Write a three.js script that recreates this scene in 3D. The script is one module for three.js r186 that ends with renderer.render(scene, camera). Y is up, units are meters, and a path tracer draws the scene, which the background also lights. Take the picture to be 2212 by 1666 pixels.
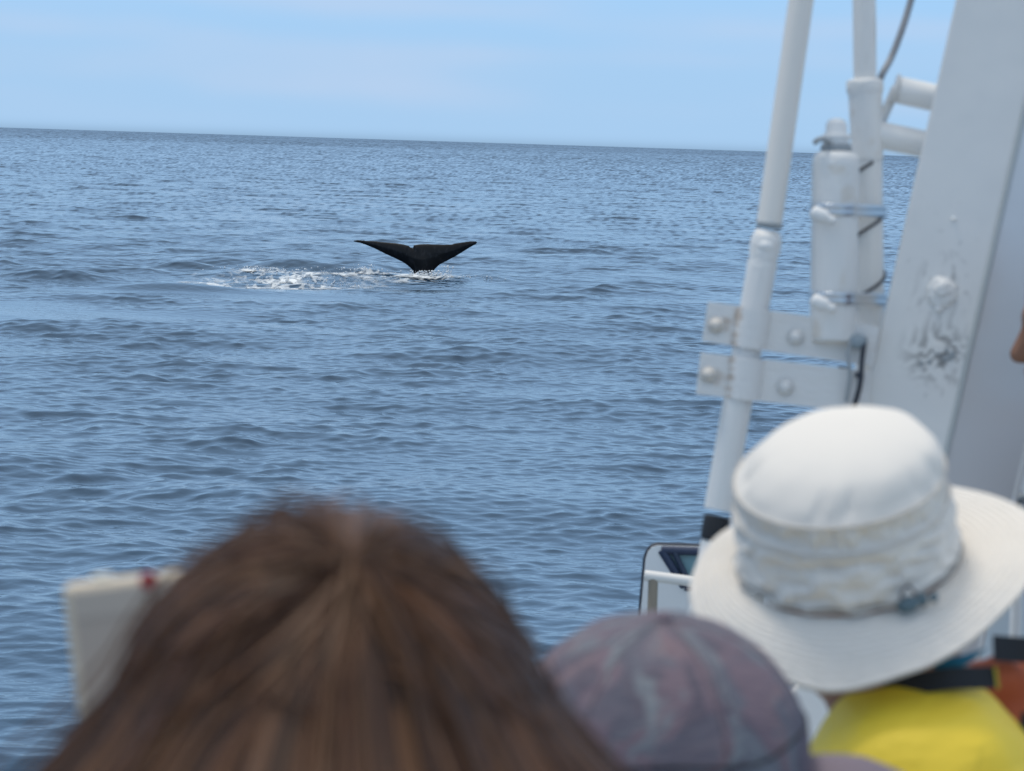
import * as THREE from 'three';
import { mergeGeometries, mergeVertices } from 'three/addons/utils/BufferGeometryUtils.js';
import { RoundedBoxGeometry } from 'three/addons/geometries/RoundedBoxGeometry.js';
import { ImprovedNoise } from 'three/addons/math/ImprovedNoise.js';

// ---------------------------------------------------------------- camera, sky, sun, exposure
const scene = new THREE.Scene();
const PX = 2212, PY = 1666, FOCAL = 7228;                       // the photograph's frame, in its own pixels
const EYE = 4.4, DECK = EYE - 1.62;                             // metres above the sea
const camera = new THREE.PerspectiveCamera(2 * Math.atan(PY / 2 / FOCAL) * 180 / Math.PI, PX / PY, 0.05, 30000);
camera.position.set(0, EYE, 0);
camera.rotation.order = 'YXZ';
camera.rotation.x = -524 / FOCAL;
camera.rotation.z = 1.8 * Math.PI / 180;
camera.focus = 105;
camera.userData.fStop = 13.2;
camera.updateMatrixWorld(true);
const renderer = new THREE.WebGLRenderer({ antialias: true });
renderer.toneMapping = THREE.LinearToneMapping;
renderer.toneMappingExposure = 1.0;
renderer.shadowMap.enabled = true;

const perlin = new ImprovedNoise();
const noise = (x, y, z = 0) => perlin.noise(x, y, z);
const fbm = (x, y, z = 0, n = 4) => { let s = 0, a = 0.5; for (let i = 0; i < n; i++) { s += a * perlin.noise(x, y, z + i * 7.3); x *= 2.03; y *= 2.03; z *= 2.03; a *= 0.5; } return s; };
const clamp = (x, a = 0, b = 1) => Math.min(b, Math.max(a, x));
const smooth = (a, b, x) => { const t = clamp((x - a) / (b - a)); return t * t * (3 - 2 * t); };
const lerp = (a, b, t) => a + (b - a) * t;
function seeded(s) { return () => { s |= 0; s = s + 0x6D2B79F5 | 0; let t = Math.imul(s ^ s >>> 15, 1 | s); t = t + Math.imul(t ^ t >>> 7, 61 | t) ^ t; return ((t ^ t >>> 14) >>> 0) / 4294967296; }; }
const V = (x, y, z) => new THREE.Vector3(x, y, z);

{ // clear blue low over the sea, a thin bright veil of cloud higher up
  const w = 2048, h = 1024, data = new Float32Array(w * h * 4);
  const stops = [[-90, .10, .16, .24], [-4, .39, .605, .87], [0, .395, .61, .87], [1.2, .39, .615, .885], [2.6, .37, .63, .94], [9, .38, .61, .93], [20, .41, .60, .87], [36, .50, .63, .80], [60, .82, .84, .86], [90, .88, .89, .90]];
  for (let j = 0; j < h; j++) {
    const el = ((j + .5) / h - .5) * 180;
    let k = 0; while (k < stops.length - 2 && el > stops[k + 1][0]) k++;
    const a = stops[k], b = stops[k + 1], t = clamp((el - a[0]) / (b[0] - a[0]));
    for (let i = 0; i < w; i++) {
      const az = (i + .5) / w * 2 * Math.PI, cx = Math.cos(az), cz = Math.sin(az);
      const low = smooth(-.12, .38, fbm(cx * 6, cz * 6 + 3, el * 1.5, 5)) * smooth(0, .8, el) * smooth(14, 4, el);
      const high = fbm(cx * 2.4 * Math.cos(el / 57), cz * 2.4 * Math.cos(el / 57), el / 16, 5) * smooth(12, 45, el);
      const o = (j * w + i) * 4;
      for (let c = 0; c < 3; c++) {
        const v = lerp(a[c + 1], b[c + 1], t);
        data[o + c] = v + (low * .6) * ([.52, .65, .86][c] - v) + high * .16 * [.9, 1, 1][c];
      }
      data[o + 3] = 1;
    }
  }
  const sky = new THREE.DataTexture(data, w, h, THREE.RGBAFormat, THREE.FloatType);
  sky.mapping = THREE.EquirectangularReflectionMapping; sky.magFilter = THREE.LinearFilter; sky.minFilter = THREE.LinearFilter; sky.needsUpdate = true;
  scene.background = sky; scene.environment = sky;
}
const sun = new THREE.DirectionalLight(new THREE.Color().setRGB(1, .93, .82), 1.5);
sun.position.set(-9, 30, -7); sun.target.position.set(0, 0, -4); scene.add(sun, sun.target);
sun.castShadow = true; sun.shadow.radius = 26; sun.shadow.mapSize.set(2048, 2048);
Object.assign(sun.shadow.camera, { left: -16, right: 16, top: 16, bottom: -16, near: 1, far: 80 });

// ---------------------------------------------------------------- helpers
// a place in the scene: along the sight line through a point of the photograph, at a distance in metres
const P = (px, py, d) => V((px - PX / 2) / FOCAL * d, -(py - PY / 2) / FOCAL * d, -d).applyMatrix4(camera.matrixWorld);
const used = {};
const numbered = (n) => { used[n] = (used[n] ?? -1) + 1; return used[n] ? `${n}_${String(used[n]).padStart(3, '0')}` : n; };
function thing(name, label, category, pos = V(0, 0, 0), group) {
  const o = new THREE.Group(); o.name = numbered(name); o.position.copy(pos); o.userData = { label, category };
  if (group) o.userData.group = group;
  scene.add(o); return o;
}
// geometries are written in world metres; the parent may be any thing or part
function part(name, geo, mat, parent, label) {
  const list = (Array.isArray(geo) ? geo : [geo]).map((g) => { g = g.index ? g : mergeVertices(g); for (const k of Object.keys(g.attributes)) if (!['position', 'normal', 'uv', 'color'].includes(k)) g.deleteAttribute(k); return g; });
  const g = list.length > 1 ? mergeGeometries(list) : list[0];
  let p = V(0, 0, 0); for (let o = parent; o && o !== scene; o = o.parent) p.add(o.position);
  g.translate(-p.x, -p.y, -p.z);
  const m = new THREE.Mesh(g, mat); m.name = name; m.castShadow = m.receiveShadow = true;
  if (label) m.userData.label = label;
  parent.add(m); return m;
}
const rgb = (r, g, b) => new THREE.Color().setRGB(r, g, b);
const std = (c, roughness = .6, more = {}) => new THREE.MeshStandardMaterial({ color: rgb(...c), roughness, ...more });
function texture(w, h, fn, srgb = false) {
  const d = new Float32Array(w * h * 4);
  for (let j = 0; j < h; j++) for (let i = 0; i < w; i++) { const v = fn(i / w, j / h), o = (j * w + i) * 4; if (typeof v === 'number') d[o] = d[o + 1] = d[o + 2] = v; else { d[o] = v[0]; d[o + 1] = v[1]; d[o + 2] = v[2]; } d[o + 3] = 1; }
  const t = new THREE.DataTexture(d, w, h, THREE.RGBAFormat, THREE.FloatType);
  t.wrapS = t.wrapT = THREE.RepeatWrapping; t.magFilter = THREE.LinearFilter; t.minFilter = THREE.LinearFilter; t.needsUpdate = true; return t;
}
// a surface from a grid of points: f(u, v) -> Vector3, with uv = f.uv or (u, v)
function sheet(nu, nv, f, uv) {
  const pos = [], uvs = [], idx = [];
  for (let j = 0; j <= nv; j++) for (let i = 0; i <= nu; i++) { const p = f(i / nu, j / nv); pos.push(p.x, p.y, p.z); const t = uv ? uv(i / nu, j / nv) : [i / nu, j / nv]; uvs.push(t[0], t[1]); }
  for (let j = 0; j < nv; j++) for (let i = 0; i < nu; i++) { const a = j * (nu + 1) + i, b = a + 1, c = a + nu + 1, d = c + 1; idx.push(a, b, d, a, d, c); }
  const g = new THREE.BufferGeometry();
  g.setAttribute('position', new THREE.Float32BufferAttribute(pos, 3)); g.setAttribute('uv', new THREE.Float32BufferAttribute(uvs, 2)); g.setIndex(idx); g.computeVertexNormals();
  return g;
}
// a round bar between two points, with a small chamfer at both ends
function bar(a, b, ra, rb = ra, seg = 28, ch = .0025) {
  const L = a.distanceTo(b), pts = [[0, 0], [ra - ch, 0], [ra, ch], [rb, L - ch], [rb - ch, L], [0, L]].map(([r, y]) => new THREE.Vector2(Math.max(r, 0), y));
  const g = new THREE.LatheGeometry(pts, seg); const n = crease(g);
  n.applyQuaternion(new THREE.Quaternion().setFromUnitVectors(V(0, 1, 0), b.clone().sub(a).normalize())); n.translate(a.x, a.y, a.z); return n;
}
// a body of revolution along an axis: profile of [radius, metres along]
function turned(a, axis, prof, seg = 32) {
  const g = crease(new THREE.LatheGeometry(prof.map(([r, y]) => new THREE.Vector2(r, y)), seg));
  g.applyQuaternion(new THREE.Quaternion().setFromUnitVectors(V(0, 1, 0), axis.clone().normalize())); g.translate(a.x, a.y, a.z); return g;
}
function crease(g) { // LatheGeometry already has creased-looking normals per profile segment; keep as indexed
  return g;
}
function tube(pts, r, seg = 40, rad = 10, closed = false) { return new THREE.TubeGeometry(new THREE.CatmullRomCurve3(pts, closed), seg, r, rad, closed); }
function boxIn(w, h, d, at, basis, bevel = .004) { // a rounded box of a size at a centre, in a basis [right, up, out]
  const g = new RoundedBoxGeometry(w, h, d, 2, Math.min(bevel, w / 2.1, h / 2.1, d / 2.1));
  { const p = g.attributes.position, n = g.attributes.normal, uv = g.attributes.uv; for (let i = 0; i < p.count; i++) { const a = Math.abs(n.getX(i)), b = Math.abs(n.getY(i)), c = Math.abs(n.getZ(i)); if (c >= a && c >= b) uv.setXY(i, p.getX(i), p.getY(i)); else if (a >= b) uv.setXY(i, p.getZ(i) + .37, p.getY(i)); else uv.setXY(i, p.getX(i), p.getZ(i) + .61); } }
  const m = new THREE.Matrix4(); if (basis) m.makeBasis(...basis); m.setPosition(at); g.applyMatrix4(m); return g;
}
// surface nets: a closed surface where the field is zero
function surface(fn, lo, hi, cell) {
  const n = [0, 1, 2].map((i) => Math.ceil((hi.getComponent(i) - lo.getComponent(i)) / cell) + 1), [nx, ny, nz] = n, f = new Float32Array(nx * ny * nz);
  for (let k = 0, o = 0; k < nz; k++) for (let j = 0; j < ny; j++) for (let i = 0; i < nx; i++, o++) f[o] = fn(lo.x + i * cell, lo.y + j * cell, lo.z + k * cell);
  const id = new Int32Array(nx * ny * nz).fill(-1), pos = [], idx = [], at = (i, j, k) => (k * ny + j) * nx + i;
  const corners = []; for (let c = 0; c < 8; c++) corners.push([c & 1, c >> 1 & 1, c >> 2 & 1]);
  const edges = []; for (let a = 0; a < 8; a++) for (let b = a + 1; b < 8; b++) if ([1, 2, 4].includes(a ^ b)) edges.push([a, b]);
  const step = corners.map(([a, b, c]) => at(a, b, c)), v = new Float32Array(8);
  for (let k = 0; k < nz - 1; k++) for (let j = 0; j < ny - 1; j++) for (let i = 0; i < nx - 1; i++) {
    const o = at(i, j, k); let m = 0; for (let c = 0; c < 8; c++) if ((v[c] = f[o + step[c]]) < 0) m++;
    if (m === 0 || m === 8) continue;
    let s = 0, x = 0, y = 0, z = 0;
    for (const [a, b] of edges) if (v[a] < 0 !== v[b] < 0) { const t = v[a] / (v[a] - v[b]); x += lerp(corners[a][0], corners[b][0], t); y += lerp(corners[a][1], corners[b][1], t); z += lerp(corners[a][2], corners[b][2], t); s++; }
    id[at(i, j, k)] = pos.length / 3; pos.push(lo.x + (i + x / s) * cell, lo.y + (j + y / s) * cell, lo.z + (k + z / s) * cell);
  }
  const quad = (a, b, c, d, flip) => { if (a < 0 || b < 0 || c < 0 || d < 0) return; if (flip) idx.push(a, c, b, a, d, c); else idx.push(a, b, c, a, c, d); };
  for (let k = 1; k < nz - 1; k++) for (let j = 1; j < ny - 1; j++) for (let i = 1; i < nx - 1; i++) {
    const s = f[at(i, j, k)] < 0;
    if (s !== f[at(i + 1, j, k)] < 0) quad(id[at(i, j - 1, k - 1)], id[at(i, j, k - 1)], id[at(i, j, k)], id[at(i, j - 1, k)], !s);
    if (s !== f[at(i, j + 1, k)] < 0) quad(id[at(i - 1, j, k - 1)], id[at(i - 1, j, k)], id[at(i, j, k)], id[at(i, j, k - 1)], !s);
    if (s !== f[at(i, j, k + 1)] < 0) quad(id[at(i - 1, j - 1, k)], id[at(i, j - 1, k)], id[at(i, j, k)], id[at(i - 1, j, k)], !s);
  }
  const g = new THREE.BufferGeometry(); g.setAttribute('position', new THREE.Float32BufferAttribute(pos, 3)); g.setIndex(idx); g.computeVertexNormals();
  const uv = []; for (let i = 0; i < pos.length; i += 3) uv.push(pos[i] + pos[i + 2] * .6, pos[i + 1]); g.setAttribute('uv', new THREE.Float32BufferAttribute(uv, 2));
  return g;
}
const smin = (a, b, k) => { const h = clamp(.5 + .5 * (b - a) / k); return lerp(b, a, h) - k * h * (1 - h); };
const bone = (x, y, z, a, b, ra, rb) => { const bx = b.x - a.x, by = b.y - a.y, bz = b.z - a.z, t = clamp(((x - a.x) * bx + (y - a.y) * by + (z - a.z) * bz) / (bx * bx + by * by + bz * bz)); return Math.hypot(x - a.x - bx * t, y - a.y - by * t, z - a.z - bz * t) - lerp(ra, rb, t); };
const ell = (x, y, z, c, r) => { const a = (x - c.x) / r.x, b = (y - c.y) / r.y, d = (z - c.z) / r.z, k0 = Math.hypot(a, b, d), k1 = Math.hypot(a / r.x, b / r.y, d / r.z); return k1 > 1e-9 ? k0 * (k0 - 1) / k1 : -Math.min(r.x, r.y, r.z); };
function bonesSurface(bones, cell, k, extra) { // bones: [a, b, ra, rb]
  const lo = V(1e9, 1e9, 1e9), hi = V(-1e9, -1e9, -1e9);
  for (const [a, b, ra, rb] of bones) { const r = Math.max(ra, rb) + .03; for (const p of [a, b]) { lo.min(p.clone().subScalar(r)); hi.max(p.clone().addScalar(r)); } }
  return surface((x, y, z) => { let d = 1e9; for (const [a, b, ra, rb] of bones) d = smin(d, bone(x, y, z, a, b, ra, rb), k); return extra ? extra(d, x, y, z) : d; }, lo, hi, cell);
}

// ---------------------------------------------------------------- the sea
const waves = [];
{
  const r = seeded(11), N = 80;
  for (let i = 0; i < N; i++) {
    const t = i / (N - 1), L = .27 * Math.pow(15 / .27, t) * (.92 + .16 * r());
    const g = 2 * r() - 1, a = 1.42 + g * lerp(1.6, .75, smooth(1, 6, L));       // travelling roughly towards the boat
    const k = 2 * Math.PI / L, slope = .045 * (L < .4 ? .85 : L < 1.4 ? 1 : Math.pow(1.4 / L, .76));
    waves.push({ L, k, dx: Math.cos(a), dz: Math.sin(a), A: slope / k, ph: r() * 6.283 });
  }
}
// smooth slicks and humps where the whale has been swimming: x, z, half width, half depth, height
const slicks = [[-11.5, -79.5, 5.2, 5], [-9, -91, 5.5, 3.4], [-3.2, -97, 3, 2]];
const humps = [[-9.6, -113, 1.9, 1.2, .34], [-7.4, -111.5, 1.3, 1.0, .32], [-5.6, -113, 1.2, 1.1, .32], [-10.6, -107.8, 1.2, 1.0, .25], [-8.2, -106.8, 1.1, .9, .24], [-13.4, -97.8, 1.7, 1.0, .30], [-9.7, -93, 2.2, .9, .22], [-5.6, -110.6, 1.9, .8, .2], [-12.6, -103, 1.4, .9, .18], [-1.0, -106.6, 1.1, .8, .17], [-4.6, -106.9, .9, .7, .2], [-1.8, -105, .9, .8, .16], [.3, -103.5, 1.2, .8, .14], [-1.5, -99, 2.2, 1, .12], [-6.6, -98.6, 1.6, .8, .1], [-11, -86.5, 2.4, 1.1, .1], [-8.8, -74.5, 4, 1.2, .1], [2.9, -97, 2, 1, .1]];
function seaAt(x, z, cell, out) {
  let y = 0, ox = 0, oz = 0, nx = 0, nz = 0, ny = 1;
  const d = Math.hypot(x, z);
  let calm = 1;
  if (d < 140 && d > 50) for (const [sx, sz, rx, rz] of slicks) { const e = Math.hypot((x - sx) / rx, (z - sz) / rz) + .5 * noise(x * .35, z * .22, 2); calm *= .13 + .87 * smooth(.65, 1.1, e); }
  const gust = (.85 + .6 * fbm(x * .035, z * .022, 5, 2)) * calm, front = clamp(.5 + 1.6 * fbm(x * .26 + z * .03, z * .11, 3, 2), .2, 1.5) * calm, far = .82 + .75 * noise(x * .0035, z * .0016, 9), soft = calm * .6 + .4;
  for (const w of waves) {
    const th = w.k * (w.dx * x + w.dz * z) + w.ph, s = Math.sin(th), c = Math.cos(th), m = w.L < .55 ? gust * far : w.L < 4.5 ? front * far : soft;
    const A = w.A * m, wd = w.L > 3 * cell ? 1 : w.L > 1.5 * cell ? .5 : 0;
    y += A * s * wd; ox += w.dx * A * c * wd; oz += w.dz * A * c * wd;
    nx -= w.dx * w.k * A * c; nz -= w.dz * w.k * A * c; ny -= w.k * A * s;
  }
  if (d < 140 && d > 60) for (const [hx, hz, rx, rz, h] of humps) {
    const wob = .35 * noise(x * .9, z * .5, 4), ex = (x - hx) / rx, ez = (z - hz) / rz + wob, e = Math.exp(-ex * ex - ez * ez) * h; if (e < 1e-4) continue;
    y += e; nx += 2 * ex / rx * e; nz += 2 * ez / rz * e;
  }
  // far off, the sight line skims the crests and only the near sides of the waves are seen
  if (d > 90) { const ux = -x / d, uz = -z / d, sr = nx * ux + nz * uz, f = smooth(90, 500, d), want = lerp(sr, Math.abs(sr) + .02 + .06 * smooth(400, 3000, d), f); nx += ux * (want - sr); nz += uz * (want - sr); }
  const l = Math.hypot(nx, ny, nz);
  out[0] = x + ox; out[1] = y; out[2] = z + oz; out[3] = nx / l; out[4] = ny / l; out[5] = nz / l;
}
let seaMaterial;
{
  const radii = []; for (let r = 1.5; r < 14; r *= 1.06) radii.push(r);
  const step = (r) => r < 14 ? .06 : r < 30 ? .0028 : r < 150 ? .0021 : r < 400 ? .0034 : .018;
  for (let r = 14; r < 14000; r *= 1 + step(r)) radii.push(r);
  const angles = []; for (let a = -10; a < 10.001; a += .034) angles.push(a);
  const rest = []; for (let a = 10.2, s = .2; a < 349.8; a += s) { rest.push(a); s = Math.min(3, s * 1.25, Math.max(.2, (349.8 - a) * .25)); } rest.push(349.8);
  const all = angles.concat(rest), nA = all.length, nR = radii.length;
  const pos = new Float32Array(nA * nR * 3), nor = new Float32Array(nA * nR * 3), uv = new Float32Array(nA * nR * 2), idx = new Uint32Array(nA * (nR - 1) * 6), o6 = [0, 0, 0, 0, 0, 0];
  for (let j = 0, o = 0; j < nR; j++) for (let i = 0; i < nA; i++, o++) {
    const a = all[i] * Math.PI / 180, r = radii[j], x = Math.sin(a) * r, z = -Math.cos(a) * r;
    const fine = i < angles.length, dr = r * step(r);
    seaAt(x, z, fine ? dr : Math.max(dr, r * .05), o6);
    if (r > 3500) o6[1] *= 14000 > r ? smooth(14000, 3500, r) : 0;
    pos.set([o6[0], o6[1], o6[2]], o * 3); nor.set([o6[3], o6[4], o6[5]], o * 3);
    uv[o * 2] = (x + .5 * noise(x * .21, z * .21, 1)) / 3.7; uv[o * 2 + 1] = (z + .5 * noise(x * .19, z * .19, 8)) / 3.7;
  }
  let q = 0;
  for (let j = 0; j < nR - 1; j++) for (let i = 0; i < nA; i++) { const n = (i + 1) % nA, a = j * nA + i, b = j * nA + n, c = a + nA, d = b + nA; idx[q++] = a; idx[q++] = b; idx[q++] = d; idx[q++] = a; idx[q++] = d; idx[q++] = c; }
  const g = new THREE.BufferGeometry(); g.setAttribute('position', new THREE.BufferAttribute(pos, 3)); g.setAttribute('normal', new THREE.BufferAttribute(nor, 3)); g.setAttribute('uv', new THREE.BufferAttribute(uv, 2)); g.setIndex(new THREE.BufferAttribute(idx, 1));
  const r = seeded(5), comp = [];
  for (let i = 0; i < 46; i++) { const n = 8 * Math.pow(7, i / 45), a = 1.42 + (2 * r() - 1) * 1.55, kx = Math.round(n * Math.cos(a)), kz = Math.round(n * Math.sin(a)), k = Math.hypot(kx, kz) || 1; comp.push([kx, kz, 1 / Math.pow(k, 1.05), r() * 6.283]); }
  const N = 768, tex = texture(N, N, (u, v) => { let s = 0; for (const [kx, kz, a, p] of comp) s += a * Math.sin(6.28318 * (kx * u + kz * v) + p); return .5 + s * .5; });
  seaMaterial = new THREE.MeshPhysicalMaterial({ color: rgb(.009, .041, .084), roughness: .07, ior: 1.333, bumpMap: tex, bumpScale: .008 });
  const m = new THREE.Mesh(g, seaMaterial); m.name = 'sea'; m.userData = { kind: 'structure', label: 'rippled blue sea reaching to the horizon', category: 'sea' }; m.receiveShadow = true; scene.add(m);
}

// ---------------------------------------------------------------- foam and spray around the tail
{
  const o6 = [0, 0, 0, 0, 0, 0];
  const foamTex = (seed, sx, sz) => texture(448, 448, (u, v) => {
    const ex = (u - .5) * 2, ez = (v - .5) * 2, edge = Math.hypot(ex, ez) + .55 * fbm(u * 5, v * 5, seed, 3);
    const x = u * sx, z = v * sz, wx = x + .6 * fbm(x * .8, z * .4, seed + 3, 3);
    const lace = Math.abs(fbm(wx * 2.2, z * .5, seed + 1, 5)), core = fbm(wx * .6, z * .25, seed + 2, 3);
    return clamp(smooth(.13, .01, lace - core * .14) * smooth(1.05, .5, edge) * (.22 + .45 * smooth(-.15, .2, core)) + smooth(.10, .34, core + .25 * lace) * smooth(.95, .4, edge) * .5);
  });
  const make = (cx, cz, w, d, seed, label, lift) => {
    const nu = Math.ceil(w / .07), nv = Math.ceil(d / .22);
    const g = sheet(nu, nv, (u, v) => { const x = cx + (u - .5) * w, z = cz + (v - .5) * d; seaAt(x, z, .34, o6); const e = Math.hypot((u - .5) * 2, (v - .5) * 2); return V(o6[0], o6[1] + .035 + lift * smooth(1, .3, e) * Math.max(0, fbm(x * 2.2, z * 1.1, seed, 4) + .12), o6[2]); });
    const m = part('sea_foam', g, std([.82, .85, .86], .75, { alphaMap: foamTex(seed, w, d), transparent: true }), scene); m.name = numbered('sea_foam'); m.userData = { kind: 'stuff', label, category: 'foam' };
  };
  make(-6.9, -100, 6.6, 15, 1.3, 'wide patch of white foam on the water left behind the tail', .07);
  make(-3.7, -104.6, 4.6, 7, 6.1, 'narrow white foam streak just before the base of the whale tail', .07);
  make(-2.8, -107.6, 2.6, 4, 9.4, 'thin lacy foam around the base of the whale tail', .05);
  // drops of spray thrown up along the wake
  const r = seeded(77), drops = [];
  const spots = [[-2.92, -108.3, .5, .09, 260], [-2.2, -107.4, .22, .22, 90], [-7.7, -105, 1.5, .1, 170], [-5.2, -107.6, 1.4, .14, 150], [-4.9, -109.2, .3, .18, 60], [-6.5, -101, 2.2, .05, 160], [-1.2, -106.2, 1.1, .04, 40]];
  for (const [x, z, s, hgt, n] of spots) for (let i = 0; i < n; i++) { const gx = x + (r() + r() + r() - 1.5) * s, gz = z + (r() + r() - 1) * s; seaAt(gx, gz, .34, o6); drops.push([gx, o6[1] + Math.pow(r(), 2) * hgt * 1.6 + .01, gz, .006 + .020 * Math.pow(r(), 3)]); }
  const inst = new THREE.InstancedMesh(new THREE.IcosahedronGeometry(1, 1), std([.8, .83, .85], .5), drops.length), m4 = new THREE.Matrix4();
  drops.forEach(([x, y, z, s], i) => inst.setMatrixAt(i, m4.makeScale(s * (.8 + r()), s * (.8 + r()), s).setPosition(x, y, z)));
  inst.name = 'sea_spray'; inst.userData = { kind: 'stuff', label: 'white drops of spray flying around the whale tail', category: 'spray' }; scene.add(inst);
}

// ---------------------------------------------------------------- the whale's tail
{
  const at = V(-3.03, .07, -109), k = 1 / 389, X0 = 1200, Y0 = 655;
  const right = [[1078, 305], [1110, 299], [1150, 292], [1250, 285], [1420, 287], [1500, 284], [1560, 282], [1580, 272], [1620, 265], [1700, 250], [1800, 235], [1850, 233], [1875, 240], [1882, 252], [1872, 268], [1850, 282], [1780, 322], [1700, 376], [1600, 440], [1500, 495], [1420, 540], [1370, 585], [1338, 625], [1318, 655], [1312, 720], [1330, 850], [1360, 1050]];
  const left = [[1010, 1050], [1050, 850], [1080, 720], [1086, 655], [1078, 630], [1050, 600], [1000, 560], [950, 525], [850, 480], [730, 430], [600, 370], [480, 325], [420, 308], [350, 296], [327, 288], [332, 280], [360, 270], [385, 267], [445, 270], [460, 266], [470, 271], [600, 275], [750, 283], [870, 290], [960, 300], [1020, 318], [1035, 333], [1055, 338], [1070, 346]];
  const poly = left.concat(right).map(([x, y]) => [(x - X0) * k * (x < 1000 ? 1.03 : 1), (Y0 - y) * k]);
  const inside2 = (x, y) => { // signed distance to the outline, positive inside
    let d = 1e9, s = false;
    for (let i = 0, j = poly.length - 1; i < poly.length; j = i++) {
      const [ax, ay] = poly[j], [bx, by] = poly[i], ex = bx - ax, ey = by - ay, t = clamp(((x - ax) * ex + (y - ay) * ey) / (ex * ex + ey * ey));
      d = Math.min(d, (x - ax - ex * t) ** 2 + (y - ay - ey * t) ** 2);
      if (ay > y !== by > y && x < ex * (y - ay) / ey + ax) s = !s;
    }
    return (s ? 1 : -1) * Math.sqrt(d);
  };
  const cell = .02, cache = new Map();
  const field = (x, y, z) => {
    const key = Math.round(x * 1000) * 100003 + Math.round(y * 1000); let e = cache.get(key);
    if (!e) {
      const d = inside2(x, y), stock = Math.exp(-(((x - .0) / .34) ** 2)) * smooth(.75, -.15, y), span = Math.abs(x - .0);
      const th = .035 + .085 * smooth(2.1, .25, span) + .3 * stock;
      e = [d, th, -.16 * smooth(.3, 2.1, span) * span + .06 * Math.sin(y * 2) - (x < -.3 ? .1 * smooth(.3, 1.2, span) : 0)]; cache.set(key, e);
    }
    const [d, th, zc] = e; if (d < -.05) return .05;
    const h = d > 0 ? th * Math.sqrt(clamp(d / (th * 2.4))) : -.0;
    return Math.max(-d, (Math.abs(z - zc) - h) * .6);
  };
  const g = surface(field, V(-2.42, -1.05, -.75), V(1.85, 1.18, .55), cell); g.translate(at.x, at.y, at.z);
  const w = thing('whale', 'black sperm whale tail fluke raised out of the sea above white foam', 'whale', at);
  const skin = texture(256, 256, (u, v) => { const s = smooth(.0, .4, fbm(u * 9, v * 4, 3, 4)); return [lerp(.005, .02, s), lerp(.0053, .02, s), lerp(.0065, .023, s)]; });
  part('tail_fluke', g, new THREE.MeshPhysicalMaterial({ color: 0xffffff, map: skin, roughness: .48, specularIntensity: .5 }), w);
}

// ---------------------------------------------------------------- materials of the boat
const paintMap = texture(512, 512, (u, v) => { const a = fbm(u * 6, v * 6, 1, 5), b = smooth(.28, .5, fbm(u * 22, v * 22, 4, 4)); const c = smooth(.16, .4, fbm(u * 5 + 3, v * 14, 8, 5)) * .5; return [.81 + a * .06 - b * .08 - c * .16, .80 + a * .06 - b * .1 - c * .23, .78 + a * .05 - b * .12 - c * .31]; });
const paintBump = texture(256, 256, (u, v) => .5 + fbm(u * 10, v * 10, 2, 4));
const paint = new THREE.MeshPhysicalMaterial({ color: 0xffffff, map: paintMap, roughness: .42, bumpMap: paintBump, bumpScale: .0012 });
const paintBeam = new THREE.MeshPhysicalMaterial({ color: 0xffffff, map: paintMap, roughness: .42, bumpMap: paintBump, bumpScale: .0015 });
const white = std([.83, .825, .81], .35), cream = std([.84, .80, .745], .4), dull = std([.35, .38, .4], .5), black = std([.015, .016, .02], .6), dark = std([.03, .035, .05], .5), steel = std([.62, .64, .66], .32, { metalness: 1 }), rusty = std([.36, .26, .18], .8), railRust = std([.30, .25, .19], .65), boltPaint = std([.75, .75, .74], .4);

// ---------------------------------------------------------------- the boat: hull and decks
{
  const b = thing('tour_boat', 'white painted tour boat carrying the watching people', 'boat', V(1.2, 0, -4));
  const slab = (pts, y0, y1, bevel = .03) => { const s = new THREE.Shape(pts.map(([x, z]) => new THREE.Vector2(x, -z))); const g = new THREE.ExtrudeGeometry(s, { depth: y1 - y0 - 2 * bevel, bevelEnabled: true, bevelSize: bevel, bevelThickness: bevel, bevelOffset: -bevel, bevelSegments: 2 }); g.rotateX(-Math.PI / 2); g.translate(0, y0 + bevel, 0); return g; };
  part('hull', slab([[-1.0, 5], [-1.0, -5.5], [-.3, -9.5], [.9, -12.5], [1.6, -14], [2.4, -12.5], [3.4, -9.5], [4.0, -5.5], [4.0, 5]], -.9, 1.5), white, b);
  part('foredeck', slab([[-.9, -5], [-.2, -9.4], [1.0, -12.4], [1.6, -13.6], [2.3, -12.4], [3.3, -9.4], [3.9, -5]], 1.504, 1.56), std([.35, .38, .38], .7), b);
  part('cabin', slab([[-.85, 4.5], [-.85, -5.6], [3.85, -5.6], [3.85, 4.5]], 1.504, DECK - .13), white, b);
  part('upper_deck', slab([[-1.0, 4.8], [-1.0, -6.1], [4.0, -6.1], [4.0, 4.8]], DECK - .126, DECK), std([.42, .45, .45], .75), b);
  part('bulwark', slab([[-.98, 4.6], [-.98, -2.4], [-.9, -2.4], [-.9, 4.6]], DECK + .004, DECK + .9), white, b);
}
const SD = 5.0;                                                   // distance of the mast and its fittings
const S = (x, y, dz = 0) => P(x, y, SD + dz);
const onDeck = (a, b) => { const t = (DECK - a.y) / (b.y - a.y); return a.clone().lerp(b, t); };   // the line a-b carried on down to the deck
const mm = (px) => px / FOCAL * SD;                               // pixels at that distance, in metres

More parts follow.
